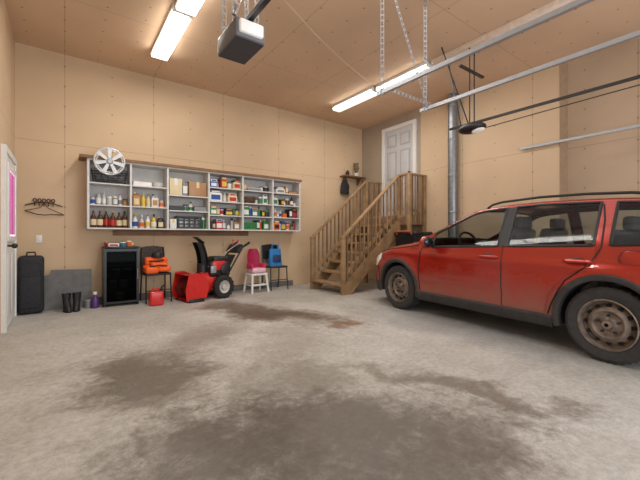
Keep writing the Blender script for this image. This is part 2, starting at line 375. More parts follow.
CLR = dict(brown=(80, 46, 26), amber=(180, 120, 40), white=(222, 220, 216), cream=(214, 198, 160), red=(176, 34, 30), green=(40, 120, 66), blue=(44, 78, 150),
           yellow=(214, 180, 54), black=(32, 32, 34), grey=(124, 124, 128), orange=(214, 104, 36), teal=(36, 116, 126), tan=(166, 124, 80), silver=(170, 172, 176), clear=(186, 192, 190), purple=(84, 48, 112), pink=(210, 110, 146))
def cm(c, r=.4): return mat('item_'+c, CLR[c], r, .5 if c == 'silver' else 0, var=.06)
PROTO = {}
def make_item(kind, w, h, c1, c2, c3=None):
    key = (kind, w, h, c1, c2, c3)
    if key in PROTO:
        s = PROTO[key]; o = s.copy(); COL.objects.link(o)
        for ch in s.children:
            c = ch.copy(); COL.objects.link(c); c.parent = o
        return o
    r = w/2; nm = {'bottle': 'bottle', 'spray': 'spray_bottle', 'jug': 'jug', 'can': 'tin_can', 'box': 'carton', 'cardboard': 'cardboard_box', 'jar': 'jar', 'basket': 'wire_basket', 'crate': 'crate', 'tray': 'tray', 'aerosol': 'aerosol_can', 'tub': 'tub', 'bowl': 'bowl'}[kind]
    if kind == 'bottle':
        o = part(nm, lathe(B(), [(r*.92, 0), (r, h*.03), (r, h*.58), (r*.8, h*.68), (r*.36, h*.78), (r*.34, h*.93)], seg=14), cm(c1, .2))
        part('cap', lathe(B(), [(r*.42, h*.931), (r*.42, h)], seg=12), cm(c2), o)
        if c3: part('paper_label', lathe(B(), [(r*1.02, h*.15), (r*1.03, h*.16), (r*1.03, h*.48), (r*1.02, h*.49)], seg=14), cm(c3, .7), o)
    elif kind == 'spray':
        o = part(nm, lathe(B(), [(r*.9, 0), (r, h*.03), (r*.95, h*.45), (r*.6, h*.62), (r*.35, h*.72), (r*.35, h*.76)], seg=14), cm(c1, .3))
        bm = B(); box(bm, (0, -r*.2, h*.88), (r*.6, r*1.7, h*.10), bev=.004); cyl(bm, (0, 0, h*.76), (0, 0, h*.86), r*.36, seg=10); box(bm, (0, -r*.8, h*.79), (r*.25, r*.2, h*.12), rx=.4)
        part('trigger', bm, cm(c2), o)
        if c3: part('paper_label', lathe(B(), [(r*1.0, h*.12), (r*1.03, h*.13), (r*1.0, h*.40), (r*.95, h*.41)], seg=14), cm(c3, .7), o)
    elif kind == 'jug':
        bm = B(); box(bm, (0, 0, h*.38), (w, w*.7, h*.76), bev=w*.14, seg=3); cyl(bm, (-w*.22, 0, h*.72), (-w*.22, 0, h*.9), w*.14, seg=12)
        tube(bm, [(w*.3, 0, h*.7), (w*.32, 0, h*.86), (w*.1, 0, h*.9), (-w*.15, 0, h*.84)], w*.06, 8)
        o = part(nm, bm, cm(c1, .35)); part('cap', cyl(B(), (-w*.22, 0, h*.901), (-w*.22, 0, h), w*.17, seg=12), cm(c2), o)
        if c3: part('paper_label', bb(B(), -w*.34, w*.34, -w*.355, -w*.34, h*.14, h*.55), cm(c3, .7), o)
    elif kind in ('can', 'jar', 'tub'):
        o = part(nm, lathe(B(), [(r*.95, 0), (r, h*.03), (r*(.98 if kind == 'can' else 1.05 if kind == 'tub' else 1), h*.80)], seg=16), cm(c1, .35))
        part('lid', lathe(B(), [(r*1.04, h*.801), (r*1.04, h*.98), (r*.9, h)], seg=16), cm(c2), o)
        if c3: part('paper_label', lathe(B(), [(r*1.0, h*.16), (r*1.06, h*.17), (r*1.06, h*.66), (r*1.0, h*.67)], seg=16), cm(c3, .7), o)
    elif kind == 'aerosol':
        o = part(nm, lathe(B(), [(r, 0), (r, h*.76), (r*.7, h*.82)], seg=14), cm(c1, .3))
        part('cap', lathe(B(), [(r*.86, h*.80), (r*.86, h*.96), (r*.7, h)], seg=14), cm(c2), o)
    elif kind == 'box':
        o = part(nm, box(B(), (0, 0, h/2), (w, .16, h), bev=.003), cm(c1, .6))
        part('printed_panel', bb(B(), -w*.38, w*.38, -.083, -.0805, h*.2, h*.75), cm(c2, .6), o)
    elif kind == 'cardboard':
        o = part(nm, box(B(), (0, 0, h/2), (w, .22, h), bev=.003), cm(c1, .8))
        bm = B(); bb(bm, -.025, .025, -.112, .112, h+.0005, h+.002); bb(bm, -.025, .025, -.1125, -.1105, h*.6, h+.001); part('packing_tape', bm, cm(c2, .4), o)
        bm = B(); box(bm, (-w*.45, 0, h+.02), (w*.35, .2, .004), ry=-.5) if w > .25 else box(bm, (0, 0, h+.003), (w*.9, .2, .002)); part('flap', bm, cm(c1, .8), o)
    elif kind == 'basket':
        bm = B(); d = .2
        for q in range(6):
            z = .008+(h-.016)*q/5; k = .88+.12*q/5
            tube(bm, [(-r*k, -d/2*k, z), (r*k, -d/2*k, z), (r*k, d/2*k, z), (-r*k, d/2*k, z)], .0045, 6, True)
        for q in range(13):
            x = -r+w*q/12
            for sy in (-1, 1): tube(bm, [(x*.88, sy*d/2*.88, .008), (x, sy*d/2, h-.008)], .003, 5)
        for q in range(5):
            y = -d/2+d*q/4
            for sx in (-1, 1): tube(bm, [(sx*r*.88, y*.88, .008), (sx*r, y, h-.008)], .003, 5)
        o = part(nm, bm, cm(c1)); bm = B()
        for q in range(5): ball(bm, (-r*.6+q*r*.3, 0, h*.45), w*.12, 10, (1, .9, .8))
        part('folded_cloth', bm, cm(c2, .9), o)
    elif kind == 'crate':
        bm = B(); d = .2
        bb(bm, -r, r, -d/2, d/2, 0, .008)
        for q in range(4):
            z = .02+(h-.03)*q/3
            for sy in (-1, 1): bb(bm, -r, r, sy*d/2-.004, sy*d/2+.004, z-.014, z+.012)
            for sx in (-1, 1): bb(bm, sx*r-.004, sx*r+.004, -d/2, d/2, z-.014, z+.012)
        for sx in (-1, 0, 1):
            for sy in (-1, 1): bb(bm, sx*r*.97-.008, sx*r*.97+.008, sy*d/2-.006, sy*d/2+.006, 0, h)
        o = part(nm, bm, cm(c1)); bm = B()
        for q in range(4): box(bm, (-r*.65+q*r*.43, 0, h*.45), (r*.36, .14, h*.7), rz=.1*q, bev=.006)
        part('packed_item', bm, cm(c2), o)
    elif kind == 'tray':
        bm = B(); bb(bm, -r, r, -.1, .1, 0, .006); 
        for s in (-1, 1): bb(bm, s*r-.004, s*r+.004, -.1, .1, .0, h); bb(bm, -r, r, s*.1-.004, s*.1+.004, 0, h)
        o = part(nm, bm, cm(c1))
        part('rim', tube(B(), [(-r, -.1, h), (r, -.1, h), (r, .1, h), (-r, .1, h)], .006, 6, True), cm(c2), o)
    elif kind == 'bowl':
        o = part(nm, lathe(B(), [(r*.4, 0), (r*.8, h*.4), (r, h), (r*.95, h), (r*.74, h*.45), (r*.3, .01)], seg=18), cm(c1, .3))
    PROTO[key] = o
    return o
WORD = dict(spray='spray bottle', can='tin', box='carton', cardboard='cardboard box', basket='wire basket', aerosol='aerosol can')
ORD = ['first', 'second', 'third', 'fourth', 'fifth', 'sixth', 'seventh', 'eighth', 'ninth', 'tenth', 'eleventh']
BAYN = ['first', 'second', 'third', 'fourth', 'fifth', 'sixth']
CONT = [
 [[('bottle', .078, .27, 'brown', 'red', 'cream')]*2+[('bottle', .078, .27, 'brown', 'yellow', 'red')]*2+[('bottle', .078, .26, 'brown', 'black', 'cream')]*2,
  [('jar', .06, .13, 'white', 'silver', 'blue'), ('can', .065, .16, 'silver', 'silver', 'white'), ('bottle', .055, .21, 'clear', 'white', 'white'), ('jar', .07, .15, 'clear', 'white'), ('can', .06, .14, 'grey', 'white', 'white'), ('bottle', .055, .2, 'white', 'blue', 'grey'), ('jar', .06, .11, 'tan', 'black')],
  [('basket', .47, .22, 'black', 'grey')]],
 [[('spray', .085, .27, 'white', 'yellow', 'blue'), ('spray', .08, .25, 'clear', 'white', 'orange'), ('bottle', .07, .24, 'white', 'red', 'yellow'), ('spray', .08, .27, 'yellow', 'black', 'white'), ('jug', .11, .2, 'black', 'yellow', 'cream')],
  [('jug', .11, .22, 'amber', 'white', 'cream'), ('bottle', .065, .24, 'yellow', 'white'), ('bottle', .065, .22, 'cream', 'brown'), ('jug', .11, .23, 'white', 'blue', 'amber'), ('can', .07, .14, 'white', 'silver', 'orange')],
  [('tray', .26, .07, 'white', 'grey'), ('bowl', .18, .08, 'white', 'white')]],
 [[('cardboard', .1, .16, 'white', 'cream'), ('crate', .40, .22, 'black', 'silver'), ('aerosol', .06, .2, 'green', 'white')],
  [('tray', .22, .08, 'black', 'grey'), ('can', .07, .12, 'silver', 'black', 'green'), ('spray', .07, .2, 'white', 'green', 'green'), ('tray', .2, .08, 'grey', 'black')],
  [('cardboard', .2, .28, 'cream', 'white'), ('box', .09, .22, 'grey', 'white'), ('cardboard', .3, .25, 'tan', 'cream')]],
 [[('aerosol', .065, .2, 'black', 'red'), ('box', .12, .15, 'red', 'white'), ('can', .09, .17, 'grey', 'silver', 'white'), ('aerosol', .06, .2, 'silver', 'black'), ('jug', .12, .2, 'tan', 'black', 'white')],
  [('box', .12, .13, 'green', 'white'), ('can', .08, .13, 'white', 'blue', 'red'), ('box', .15, .1, 'black', 'yellow'), ('bottle', .055, .19, 'green', 'white'), ('can', .08, .15, 'grey', 'black', 'yellow')],
  [('box', .22, .17, 'white', 'blue'), ('bottle', .06, .19, 'white', 'green'), ('box', .17, .13, 'cream', 'red')],
  [('box', .13, .1, 'blue', 'white'), ('box', .11, .17, 'red', 'yellow'), ('tub', .1, .12, 'white', 'green'), ('box', .14, .14, 'cream', 'red')]],
 [[('crate', .27, .14, 'green', 'red'), ('aerosol', .06, .19, 'orange', 'white'), ('jug', .13, .2, 'green', 'yellow', 'white')],
  [('box', .13, .17, 'green', 'white'), ('box', .12, .12, 'teal', 'white'), ('spray', .07, .21, 'green', 'red'), ('tub', .12, .13, 'black', 'green')],
  [('basket', .25, .14, 'brown', 'tan'), ('can', .08, .14, 'grey', 'white', 'green'), ('box', .1, .17, 'white', 'green')],
  [('tray', .28, .05, 'grey', 'white'), ('tub', .13, .12, 'black', 'silver')]],
 [[('box', .13, .14, 'orange', 'black'), ('jug', .13, .21, 'blue', 'white', 'yellow'), ('can', .09, .15, 'white', 'red', 'orange'), ('aerosol', .06, .2, 'red', 'black')],
  [('bottle', .06, .2, 'white', 'orange', 'orange'), ('bottle', .06, .2, 'white', 'blue', 'blue'), ('tub', .12, .12, 'orange', 'black'), ('box', .12, .16, 'black', 'red')],
  [('jug', .12, .2, 'white', 'red', 'green'), ('can', .09, .15, 'tan', 'white', 'brown'), ('bottle', .07, .21, 'black', 'yellow', 'white')],
  [('box', .2, .09, 'white', 'grey'), ('tray', .2, .05, 'tan', 'brown')]],
]
FILL = [('bottle', .05, .19, 'black', 'white', 'cream'), ('can', .06, .11, 'silver', 'grey', 'white'), ('box', .065, .15, 'tan', 'cream'), ('aerosol', .05, .18, 'white', 'black'), ('jar', .06, .10, 'grey', 'black'),
        ('bottle', .05, .17, 'clear', 'blue', 'white'), ('box', .07, .19, 'black', 'white'), ('aerosol', .05, .19, 'blue', 'white'), ('box', .06, .12, 'brown', 'yellow'), ('tub', .06, .09, 'white', 'grey')]
fi = 0; sk = 0
for b, rows in enumerate(CONT):
    zz = [SB+.0225] + [z+.0005 for z in ROWS[b][1:]]
    tops = [z-.018 for z in ROWS[b][1:]] + [ST-.022]
    nr = len(rows); names = ['bottom', 'middle', 'top'] if nr == 3 else ['bottom', 'second lowest', 'second highest', 'top']
    for r, its in enumerate(rows):
        its = list(its); x0, x1 = BX[b]+.024, BX[b+1]-.024; pos_ = 1
        while len(its) < 9 and (x1-x0-sum(i[1] for i in its)) > .09 and not (r == nr-1 and b < 2):
            its.insert(pos_ % (len(its)+1), FILL[fi % 10]); fi += 1; pos_ += 3
        tot = sum(i[1] for i in its); gap = max(.003, (x1-x0-tot)/(len(its)+1)); x = x0+gap
        for q, it in enumerate(its):
            o = make_item(*it); w = it[1]
            big = it[0] in ('basket', 'crate', 'cardboard', 'tray', 'bowl')
            jit = 0 if big else random.uniform(-.02, .045)
            o.location = (x+w/2, FY+(.145 if big else .12+jit), zz[r])
            if it[0] in ('bottle', 'can', 'jar', 'aerosol', 'tub', 'spray'): o.rotation_euler = (0, 0, random.uniform(-.5, .5) if it[0] != 'spray' else random.uniform(-.2, .2))
            sz = 1 if big else random.uniform(.9, 1.06); o.scale = (1, 1, sz)
            kind = WORD.get(it[0], it[0]); col = it[3]
            extra = '' if it[0] in ('tray', 'bowl', 'basket', 'crate', 'cardboard', 'box') else f' with {it[4]} top'
            pos = f'{ORD[q]} from left' if len(its) > 1 else 'filling it'
            tag(o, f'{col} {kind}{extra} on {names[r]} shelf of {BAYN[b]} bay, {pos}', kind, f'{names[r]} shelf items in the {BAYN[b]} bay')
            room = tops[r]-(zz[r]+it[2]*sz)
            if it[0] == 'box' and room > .055 and it[1] > .09:     # a flat pack lying on the carton
                c1_, c2_ = [('white', 'blue'), ('tan', 'cream'), ('black', 'orange'), ('grey', 'white'), ('cream', 'red')][sk % 5]; sk += 1
                o2 = make_item('box', round(it[1]*.85, 3), .042, c1_, c2_); o2.location = (x+w/2+.004, o.location.y+.01, zz[r]+it[2]*sz+.0005)
                tag(o2, f'flat {c1_} packet on the {col} carton on {names[r]} shelf of {BAYN[b]} bay', 'packet', 'flat packets stacked on cartons'); o2.name = 'flat_packet'
            x += w+gap
# silver wheel cover hung over the top-left corner of the shelving
t = thing('wheel_cover', 'silver spoked wheel cover hung over the top left end of the shelving', 'wheel cover', (.545, FY-.0350, 2.19))
R_ = .195
CVS = mat('cover_silver', (204, 206, 209), .35, .2)
bm = B(); tube(bm, [(R_*math.cos(a), -.014, R_*math.sin(a)) for a in [2*PI*k/32 for k in range(32)]], .014, 8, True)
tube(bm, [(R_*.86*math.cos(a), -.02, R_*.86*math.sin(a)) for a in [2*PI*k/32 for k in range(32)]], .008, 8, True); part('rim', bm, CVS, t)
for k in range(7):
    a = PI/2+2*PI*k/7; bm = B()
    prism(bm, [(.035*math.cos(a-.55), .035*math.sin(a-.55)), (R_*math.cos(a-.15), R_*math.sin(a-.15)), (R_*math.cos(a+.15), R_*math.sin(a+.15)), (.035*math.cos(a+.55), .035*math.sin(a+.55))], -.032, -.018, 'y')
    part('spoke', bm, CVS, t)
part('hub', lathe(B(), [(.045, 0), (.045, -.038), (.03, -.05)], (0, 0, 0), axis='y'), SILV, t)

# ------------------------------------------------------------------ coat rack left
t = thing('coat_rack', 'dark wrought iron coat rack with looped hooks on the tan wall', 'coat rack', (-.24, YB, 1.52))
IR = mat('iron_brown', (66, 44, 36), .5, .3)
t.scale = (.86, 1, .95)
bm = B(); tube(bm, [(-.25, -.02, -.02), (-.12, -.025, .02), (0, -.025, .03), (.12, -.025, .02), (.25, -.02, -.02)], .008, 8)
tube(bm, [(-.25, -.02, -.10), (-.1, -.03, -.15), (0, -.03, -.16), (.1, -.03, -.15), (.27, -.02, -.15)], .007, 8)
tube(bm, [(-.25, -.02, -.10), (-.05, -.03, -.05), (.0, -.03, .03)], .005, 8); tube(bm, [(.27, -.02, -.15), (.05, -.03, -.05), (0, -.03, .03)], .005, 8)
for x in (-.2, .2): cyl(bm, (x, 0, .0), (x, -.025, .0), .008, seg=8)
part('bar', bm, IR, t)
for x in (-.12, -.06, 0, .06, .12):
    bm = B(); tube(bm, [(x+.022*math.cos(a), -.025, .06+.026*math.sin(a)) for a in [2*PI*k/16 for k in range(16)]], .007, 8, True)
    tube(bm, [(x, -.025, .03), (x, -.06, -.03), (x, -.09, -.02), (x, -.095, .01)], .006, 6); part('hook', bm, IR, t)

t = thing('wall_switch', 'small white switch plate on the wall below the coat rack', 'switch', (-.30, YB, 1.02)); 
part('plate', bb(B(), -.035, .035, -.008, 0, -.055, .055, .003), WHITE, t); part('toggle', bb(B(), -.006, .006, -.02, -.008, -.012, .012), WHITE, t)

# ------------------------------------------------------------------ floor objects along the back wall
t = thing('instrument_case', 'tall black padded case standing in the back left corner', 'case', (-.37, 6.17, 0))
NY = mat('black_nylon', (36, 36, 40), .75, var=.3, scale=30, bump=.2)
bm = B(); box(bm, (0, 0, .40), (.28, .2, .79), bev=.055, seg=4); part('body', bm, NY, t)
part('pocket', box(B(), (0, -.105, .30), (.22, .04, .42), bev=.018, seg=3), NY, t)
part('zipper', tube(B(), [(-.1, -.101, .08), (-.115, -.101, .55), (-.08, -.101, .7), (.08, -.101, .7), (.115, -.101, .55), (.1, -.101, .08)], .003, 6), DARKM, t)
part('handle', tube(B(), [(-.05, -.02, .79), (-.04, -.02, .84), (.04, -.02, .84), (.05, -.02, .79)], .011, 8), BLACK, t)
bm = B(); prism(bm, [(-.29, 0), (.29, 0), (.29, .56), (-.20, .57), (-.21, .5), (-.29, .49)], -.02, .02, 'y')
o = tag(part('cement_slab', bm, CONC, smooth=False), 'rough grey cement slab leaning on the wall beside the black case', 'slab'); o.location = (.04, 6.29, .002); o.rotation_euler = (-.09, 0, 0)
def boot(x, y, rz, lab):
    t = thing('rubber_boot', lab, 'boot', (x, y, 0), rz, 'black boots on the floor')
    bm = B(); rows = []
    for (cx, z, rx, ry) in [(0, .012, .045, .12), (0, .05, .045, .12), (.0, .09, .043, .09), (0, .13, .045, .055), (0, .2, .05, .055), (0, .25, .055, .06)]:
        off = -.055*max(0, 1-z/.13) if z < .13 else 0
        rows.append([(cx+rx*math.cos(a), off+ry*math.sin(a), z) for a in [2*PI*k/18 for k in range(19)]])
    rows.append([(.8*p[0], .8*p[1], p[2]-.03) for p in rows[-1]])
    grid(bm, rows); part('upper', bm, mat('boot_rubber', (30, 30, 32), .45), t)
    bm = B(); prism(bm, [(.048*math.cos(a), -.055+.125*math.sin(a)) for a in [2*PI*k/18 for k in range(18)]], 0, .02, 'z'); part('sole', bm, RUBBER, t)
boot(.02, 6.06, .2, 'left black rubber boot in front of the grey slab'); boot(.14, 6.08, -.1, 'right black rubber boot in front of the grey slab')
t = thing('cleaner_bottle', 'purple cleaner bottle with white top on the floor left of the black cabinet', 'bottle', (.36, 6.08, 0))
part('body', lathe(B(), [(.045, 0), (.048, .01), (.046, .13), (.025, .17), (.02, .2)]), cm('purple'), t); part('cap', lathe(B(), [(.026, .201), (.026, .24)]), cm('white'), t)
t = thing('paint_tin', 'small grey tin on the floor beside the purple bottle', 'tin', (.28, 6.16, 0))
part('body', lathe(B(), [(.05, 0), (.05, .11)]), cm('grey'), t); part('lid', lathe(B(), [(.053, .1105), (.053, .12), (.045, .12)]), cm('silver'), t)

# black cabinet
t = thing('storage_cabinet', 'low black cabinet with glass door under the left end of the shelving', 'cabinet', (.70, 6.2, 0))
w, d, h = .235, .17, .88
CB = mat('cabinet_black', (20, 20, 22), .3)
bm = B(); bb(bm, -w, w, d-.015, d, .0, h); bb(bm, -w, -w+.02, -d, d-.015, 0, h); bb(bm, w-.02, w, -d, d-.015, 0, h)
bb(bm, -w+.02, w-.02, -d, d-.015, .04, .06); part('body', bm, CB, t)
part('top', bb(B(), -w-.012, w+.012, -d-.012, d, h+.0005, h+.022, .004), CB, t)
for z in (.24, .42, .60): part('shelf', bb(B(), -w+.02, w-.02, -d+.03, d-.015, z, z+.012), mat('dark_shelf', (60, 60, 64), .5), t)
bm = B(); 
for s in (-1, 1): bb(bm, s*(w-.035), s*(w-.005), -d-.016, -d-.001, .045, h-.01)
bb(bm, -w+.035, w-.035, -d-.016, -d-.001, .045, .075); bb(bm, -w+.035, w-.035, -d-.016, -d-.001, h-.05, h-.01)
dd = part('door', bm, CB, t); part('glass', bb(B(), -w+.035, w-.035, -d-.012, -d-.006, .075, h-.05), glass('smoky_glass', (.30, .31, .32), .0, .10), dd)
part('handle', cyl(B(), (w-.022, -d-.03, .4), (w-.022, -d-.03, .56), .006, seg=8), SILV, dd)
for k, (dx, z, c) in enumerate([(-.1, .253, 'grey'), (.05, .253, 'silver'), (-.05, .433, 'grey'), (.1, .433, 'blue'), (0, .061, 'silver')]):
    o = make_item('tub', .11, .12, c, 'white'); o.location = (.70+dx, 6.24, z); tag(o, f'{c} tub behind the glass door of the black cabinet, on {["second","second","third","third","bottom"][k]} shelf{" left" if dx < 0 else " right"}', 'tub', 'tubs inside the black cabinet')
zt_ = .9025
for k, (kd, ww, hh, c1, c2, dx, dy, lb) in enumerate([('box', .14, .05, 'white', 'red', -.1, -.05, 'flat white and red carton on top of the black cabinet'), ('tub', .09, .07, 'teal', 'white', .03, -.06, 'small teal tub on top of the black cabinet'),
        ('jar', .07, .09, 'orange', 'white', .11, -.07, 'orange jar on top of the black cabinet'), ('box', .16, .08, 'tan', 'cream', .12, .08, 'tan carton at the back of the black cabinet top'), ('can', .06, .08, 'red', 'silver', -.18, .06, 'small red tin at the back left of the black cabinet top')]):
    o = make_item(kd, ww, hh, c1, c2); o.location = (.70+dx, 6.2+dy, zt_); tag(o, lb, WORD.get(kd, kd), 'clutter on the black cabinet')

def chair(x, y, rz, lab, framem, seatm, backm):
    t = thing('metal_chair', lab, 'chair', (x, y, 0), rz)
    w = .19
    for sx in (-1, 1):
        part('leg', tube(B(), [(sx*w, -.2, .0), (sx*w*.98, -.17, .22), (sx*w*.95, -.16, .44)], .012, 8), framem, t)
        part('leg', tube(B(), [(sx*w, .2, .0), (sx*w*.98, .16, .25), (sx*w*.95, .15, .44)], .012, 8), framem, t)
        part('back_post', tube(B(), [(sx*w*.95, .15, .44), (sx*w*.95, .18, .65), (sx*w*.9, .215, .88)], .011, 8), framem, t)
    part('stretcher', tube(B(), [(-w*.97, -.17, .2), (w*.97, -.17, .2)], .008, 8), framem, t)
    part('seat', box(B(), (0, 0, .455), (.39, .38, .035), bev=.014, seg=3), seatm, t)
    bm = B(); rows = []
    for i in range(7):
        z = .6+.28*i/6; yy = .165+.05*i/6
        rows.append([(-.175+.35*j/8, yy-.02*math.sin(PI*j/8)+.02, z+(.02*math.sin(PI*j/8) if i == 6 else 0)) for j in range(9)])
    grid(bm, rows); bmesh.ops.solidify(bm, geom=bm.faces[:], thickness=.02)
    part('backrest', bm, backm, t); return t
chair(1.20, 6.14, .05, 'metal chair with dark grey back beside the black cabinet', DARKM, BLACK, mat('grey_cloth', (110, 100, 98), .9, var=.4, scale=40))
t = thing('life_vest', 'orange life vest heaped on the chair beside the black cabinet', 'vest', (1.20, 6.08, .474))
OR = mat('orange_nylon', (236, 98, 30), .6)
for (cx, cy, cz, sx, sy, sz, rx, rz) in [(-.10, -.05, .06, .19, .26, .11, .1, .1), (.10, -.04, .065, .19, .26, .10, -.05, -.15), (0, .06, .15, .34, .12, .20, .25, 0), (.02, -.06, .14, .25, .16, .07, .15, .2)]:
    part('foam_panel', box(B(), (cx, cy, cz), (sx, sy, sz), bev=.034, seg=3, rx=rx, rz=rz), OR, t)
bm = B(); tube(bm, [(-.19, -.11, .06), (-.12, -.16, .11), (0, -.17, .13), (.12, -.16, .11), (.19, -.11, .06)], .011, 6); part('strap', bm, BLACK, t)
bm = B(); tube(bm, [(-.12, -.05, .19), (0, -.10, .19), (.10, -.02, .2), (.14, .06, .24)], .011, 6); part('strap', bm, BLACK, t)
t = thing('cap', 'black cap lying on top of the orange life vest', 'cap', (1.21, 6.11, .726), .3)
bm = B(); lathe(bm, [(.085, 0), (.083, .03), (.065, .07), (.03, .088)]); part('crown', bm, BLACK, t)
bm = B(); prism(bm, [(-.07, -.04), (-.06, -.12), (0, -.15), (.06, -.12), (.07, -.04)], .0, .008, 'z'); part('brim', bm, BLACK, t)
t = thing('gas_can', 'red plastic petrol can on the floor in front of the orange vest chair', 'gas can', (1.13, 5.76, 0))
bm = B(); box(bm, (0, 0, .11), (.2, .15, .22), bev=.03, seg=3); tube(bm, [(-.06, 0, .205), (-.05, 0, .26), (.03, 0, .26), (.05, 0, .205)], .012, 8); part('body', bm, RED, t)
bm = B(); cyl(bm, (.07, 0, .21), (.07, 0, .25), .025); tube(bm, [(.07, 0, .25), (.08, 0, .28), (.12, 0, .3)], .012, 8); part('spout', bm, BLACK, t)

# snow blower
sb = thing('snow_blower', 'red and black two stage snow blower standing under the shelving', 'snow blower', (2.09, 5.96, 0), PI+.14)
sb.scale = (.92, .92, 1.0)
bm = B()
rows = [[(.47+.2*math.cos(math.radians(g)), y, .235+.2*math.sin(math.radians(g))) for y in (-.29, .29)] for g in range(75, 286, 14)]
rows = [[(.62, -.29, .435), (.62, .29, .435)]] + rows + [[(.64, -.29, .04), (.64, .29, .04)]]
grid(bm, rows); bmesh.ops.solidify(bm, geom=bm.faces[:], thickness=.006)
for s in (-1, 1):
    prism(bm, [(.64, .03), (.66, .2), (.60, .46), (.45, .47), (.28, .40), (.24, .22), (.28, .06), (.42, .03)], s*.29-.004, s*.29+.004, 'y')
hs = part('auger_housing', bm, RED, sb)
for s in (-1, 1): part('skid_shoe', bb(B(), .33, .6, s*.30-.004, s*.30+.006, .0, .06, .003), DARKM, hs)
bm = B(); cyl(bm, (.47, -.28, .22), (.47, .28, .22), .018)
for s in (-1, 1):
    pr = []; pr2 = []
    for k in range(49):
        a = 2*PI*2*k/48; y = s*(.04+.20*k/48); pr.append((.47+.165*math.cos(a), y, .22+.165*math.sin(a))); pr2.append((.47+.10*math.cos(a), y, .22+.10*math.sin(a)))
    grid(bm, [pr, pr2]); 
    for k in range(0, 48, 6): tube(bm, [(.47, pr[k][1], .22), pr2[k]], .008, 5)
part('auger', bm, mat('auger_dark', (110, 30, 24), .5, .2), sb)
part('impeller_housing', lathe(B(), [(.19, .10), (.19, .30), (.12, .31)], (0, 0, .28), axis='x', seg=24), RED, sb)
bm = B(); lathe(bm, [(.10, .40), (.095, .60)], (.22, 0, 0))
rows = []
for i in range(7):
    z = .58+.38*i/6; fx = .22+.10*(i/6)**2; rows.append([(fx+.11*math.cos(a), .105*math.sin(a), z) for a in [math.radians(g) for g in (60, 100, 140, 180, 220, 260, 300)]])
grid(bm, rows); bmesh.ops.solidify(bm, geom=bm.faces[-36:], thickness=.006)
part('chute', bm, BLACK, sb, ); part('chute_deflector', box(B(), (.29, 0, 1.0), (.18, .19, .014), ry=-.6, bev=.003), BLACK, sb)
en = part('engine', box(B(), (-.05, 0, .50), (.42, .38, .26), bev=.04, seg=3), BLACK, sb)
part('fuel_tank', box(B(), (-.07, .04, .66), (.30, .28, .11), bev=.035, seg=3), BLACK, en)
part('engine_cover', box(B(), (-.02, .165, .56), (.26, .08, .16), bev=.025), RED, en)
part('exhaust_shroud', box(B(), (.10, .19, .50), (.10, .06, .12), bev=.01), SILV, en)
part('recoil_starter', lathe(B(), [(.1, 0), (.1, .03), (.06, .045)], (-.14, .19, .50), axis='y'), DARKM, en)
part('chassis', box(B(), (-.02, 0, .28), (.46, .30, .22), bev=.01), RED, sb)
for s in (-1, 1):
    bm = B(); lathe(bm, [(.11, -.05), (.17, -.055), (.195, -.04), (.2, 0), (.195, .04), (.17, .055), (.11, .05)], (-.08, s*.24, .2), axis='y', seg=24, loop=True)
    for k in range(16):
        a = 2*PI*k/16; box(bm, (-.08+.197*math.cos(a), s*.24, .2+.197*math.sin(a)*1.0), (.012, .09, .022), ry=-a)
    for v in bm.verts:
        if v.co.z < .0: v.co.z = 0
    wh = part('wheel', bm, RUBBER, sb)
    part('rim', lathe(B(), [(.112, -.04*s), (.112, .04*s), (.10, .03*s), (.05, .0), (.04, .045*s), (.02, .045*s)], (-.08, s*.24, .2), axis='y', seg=20, cap=True), mat('rim_white', (190, 186, 180), .4), wh)
    part('handlebar', tube(B(), [(-.16, s*.15, .30), (-.33, s*.2, .6), (-.50, s*.22, .86), (-.62, s*.22, .93)], .016, 8), DARKM, sb)
    part('grip', tube(B(), [(-.54, s*.22, .888), (-.66, s*.22, .951)], .024, 8), RUBBER, sb)
bm = B(); box(bm, (-.45, 0, .84), (.18, .46, .05), ry=.9, bev=.015); part('control_panel', bm, BLACK, sb)
part('support_panel', box(B(), (-.30, 0, .62), (.26, .34, .02), ry=1.02, bev=.004), DARKM, sb)
part('crank_rod', tube(B(), [(.17, .12, .55), (-.2, .12, .78), (-.50, .10, .95), (-.54, .05, .97)], .008, 6), SILV, sb)
for y in (-.1, .1):
    bm = B(); tube(bm, [(-.45, y, .86), (-.48, y, .98)], .006, 6); ball(bm, (-.48, y, .99), .018); part('lever', bm, RED, sb)

# white step stool + pink booster seat
t = thing('step_stool', 'white plastic step stool between the snow blower and the chair', 'stool', (2.96, 6.06, 0), .1)
part('seat', box(B(), (0, 0, .34), (.36, .26, .04), bev=.012, seg=3), WHITE, t)
for sx in (-1, 1):
    for sy in (-1, 1):
        bm = B(); tube(bm, [(sx*.18, sy*.15, .0), (sx*.15, sy*.11, .33)], .022, 6); part('leg', bm, WHITE, t)
    part('side_brace', tube(B(), [(sx*.17, -.13, .14), (sx*.17, .13, .14)], .012, 6), WHITE, t)
part('lower_step', bb(B(), -.165, .165, -.16, -.06, .13, .155, .005), WHITE, t)
t = thing('booster_seat', 'pink and magenta child booster seat sitting on the white stool', 'booster seat', (2.96, 6.06, .3615), .1)
PK = mat('magenta_plastic', (205, 50, 100), .5)
part('seat', box(B(), (0, -.01, .05), (.30, .24, .09), bev=.03, seg=3), mat('pale_pink', (222, 180, 192), .5), t)
bm = B(); rows = []
for i in range(9):
    z = .04+.42*i/8; ww = .14*math.cos(max(0, i-5)/3*.9); rows.append([(ww*(-1+j/4), .12-.045*(abs(-1+j/4))**2+.04*i/8, z) for j in range(9)])
grid(bm, rows); bmesh.ops.solidify(bm, geom=bm.faces[:], thickness=.03); part('backrest', bm, PK, t)
for s in (-1, 1): part('armrest', box(B(), (s*.14, -.0, .13), (.035, .2, .1), bev=.014), PK, t)

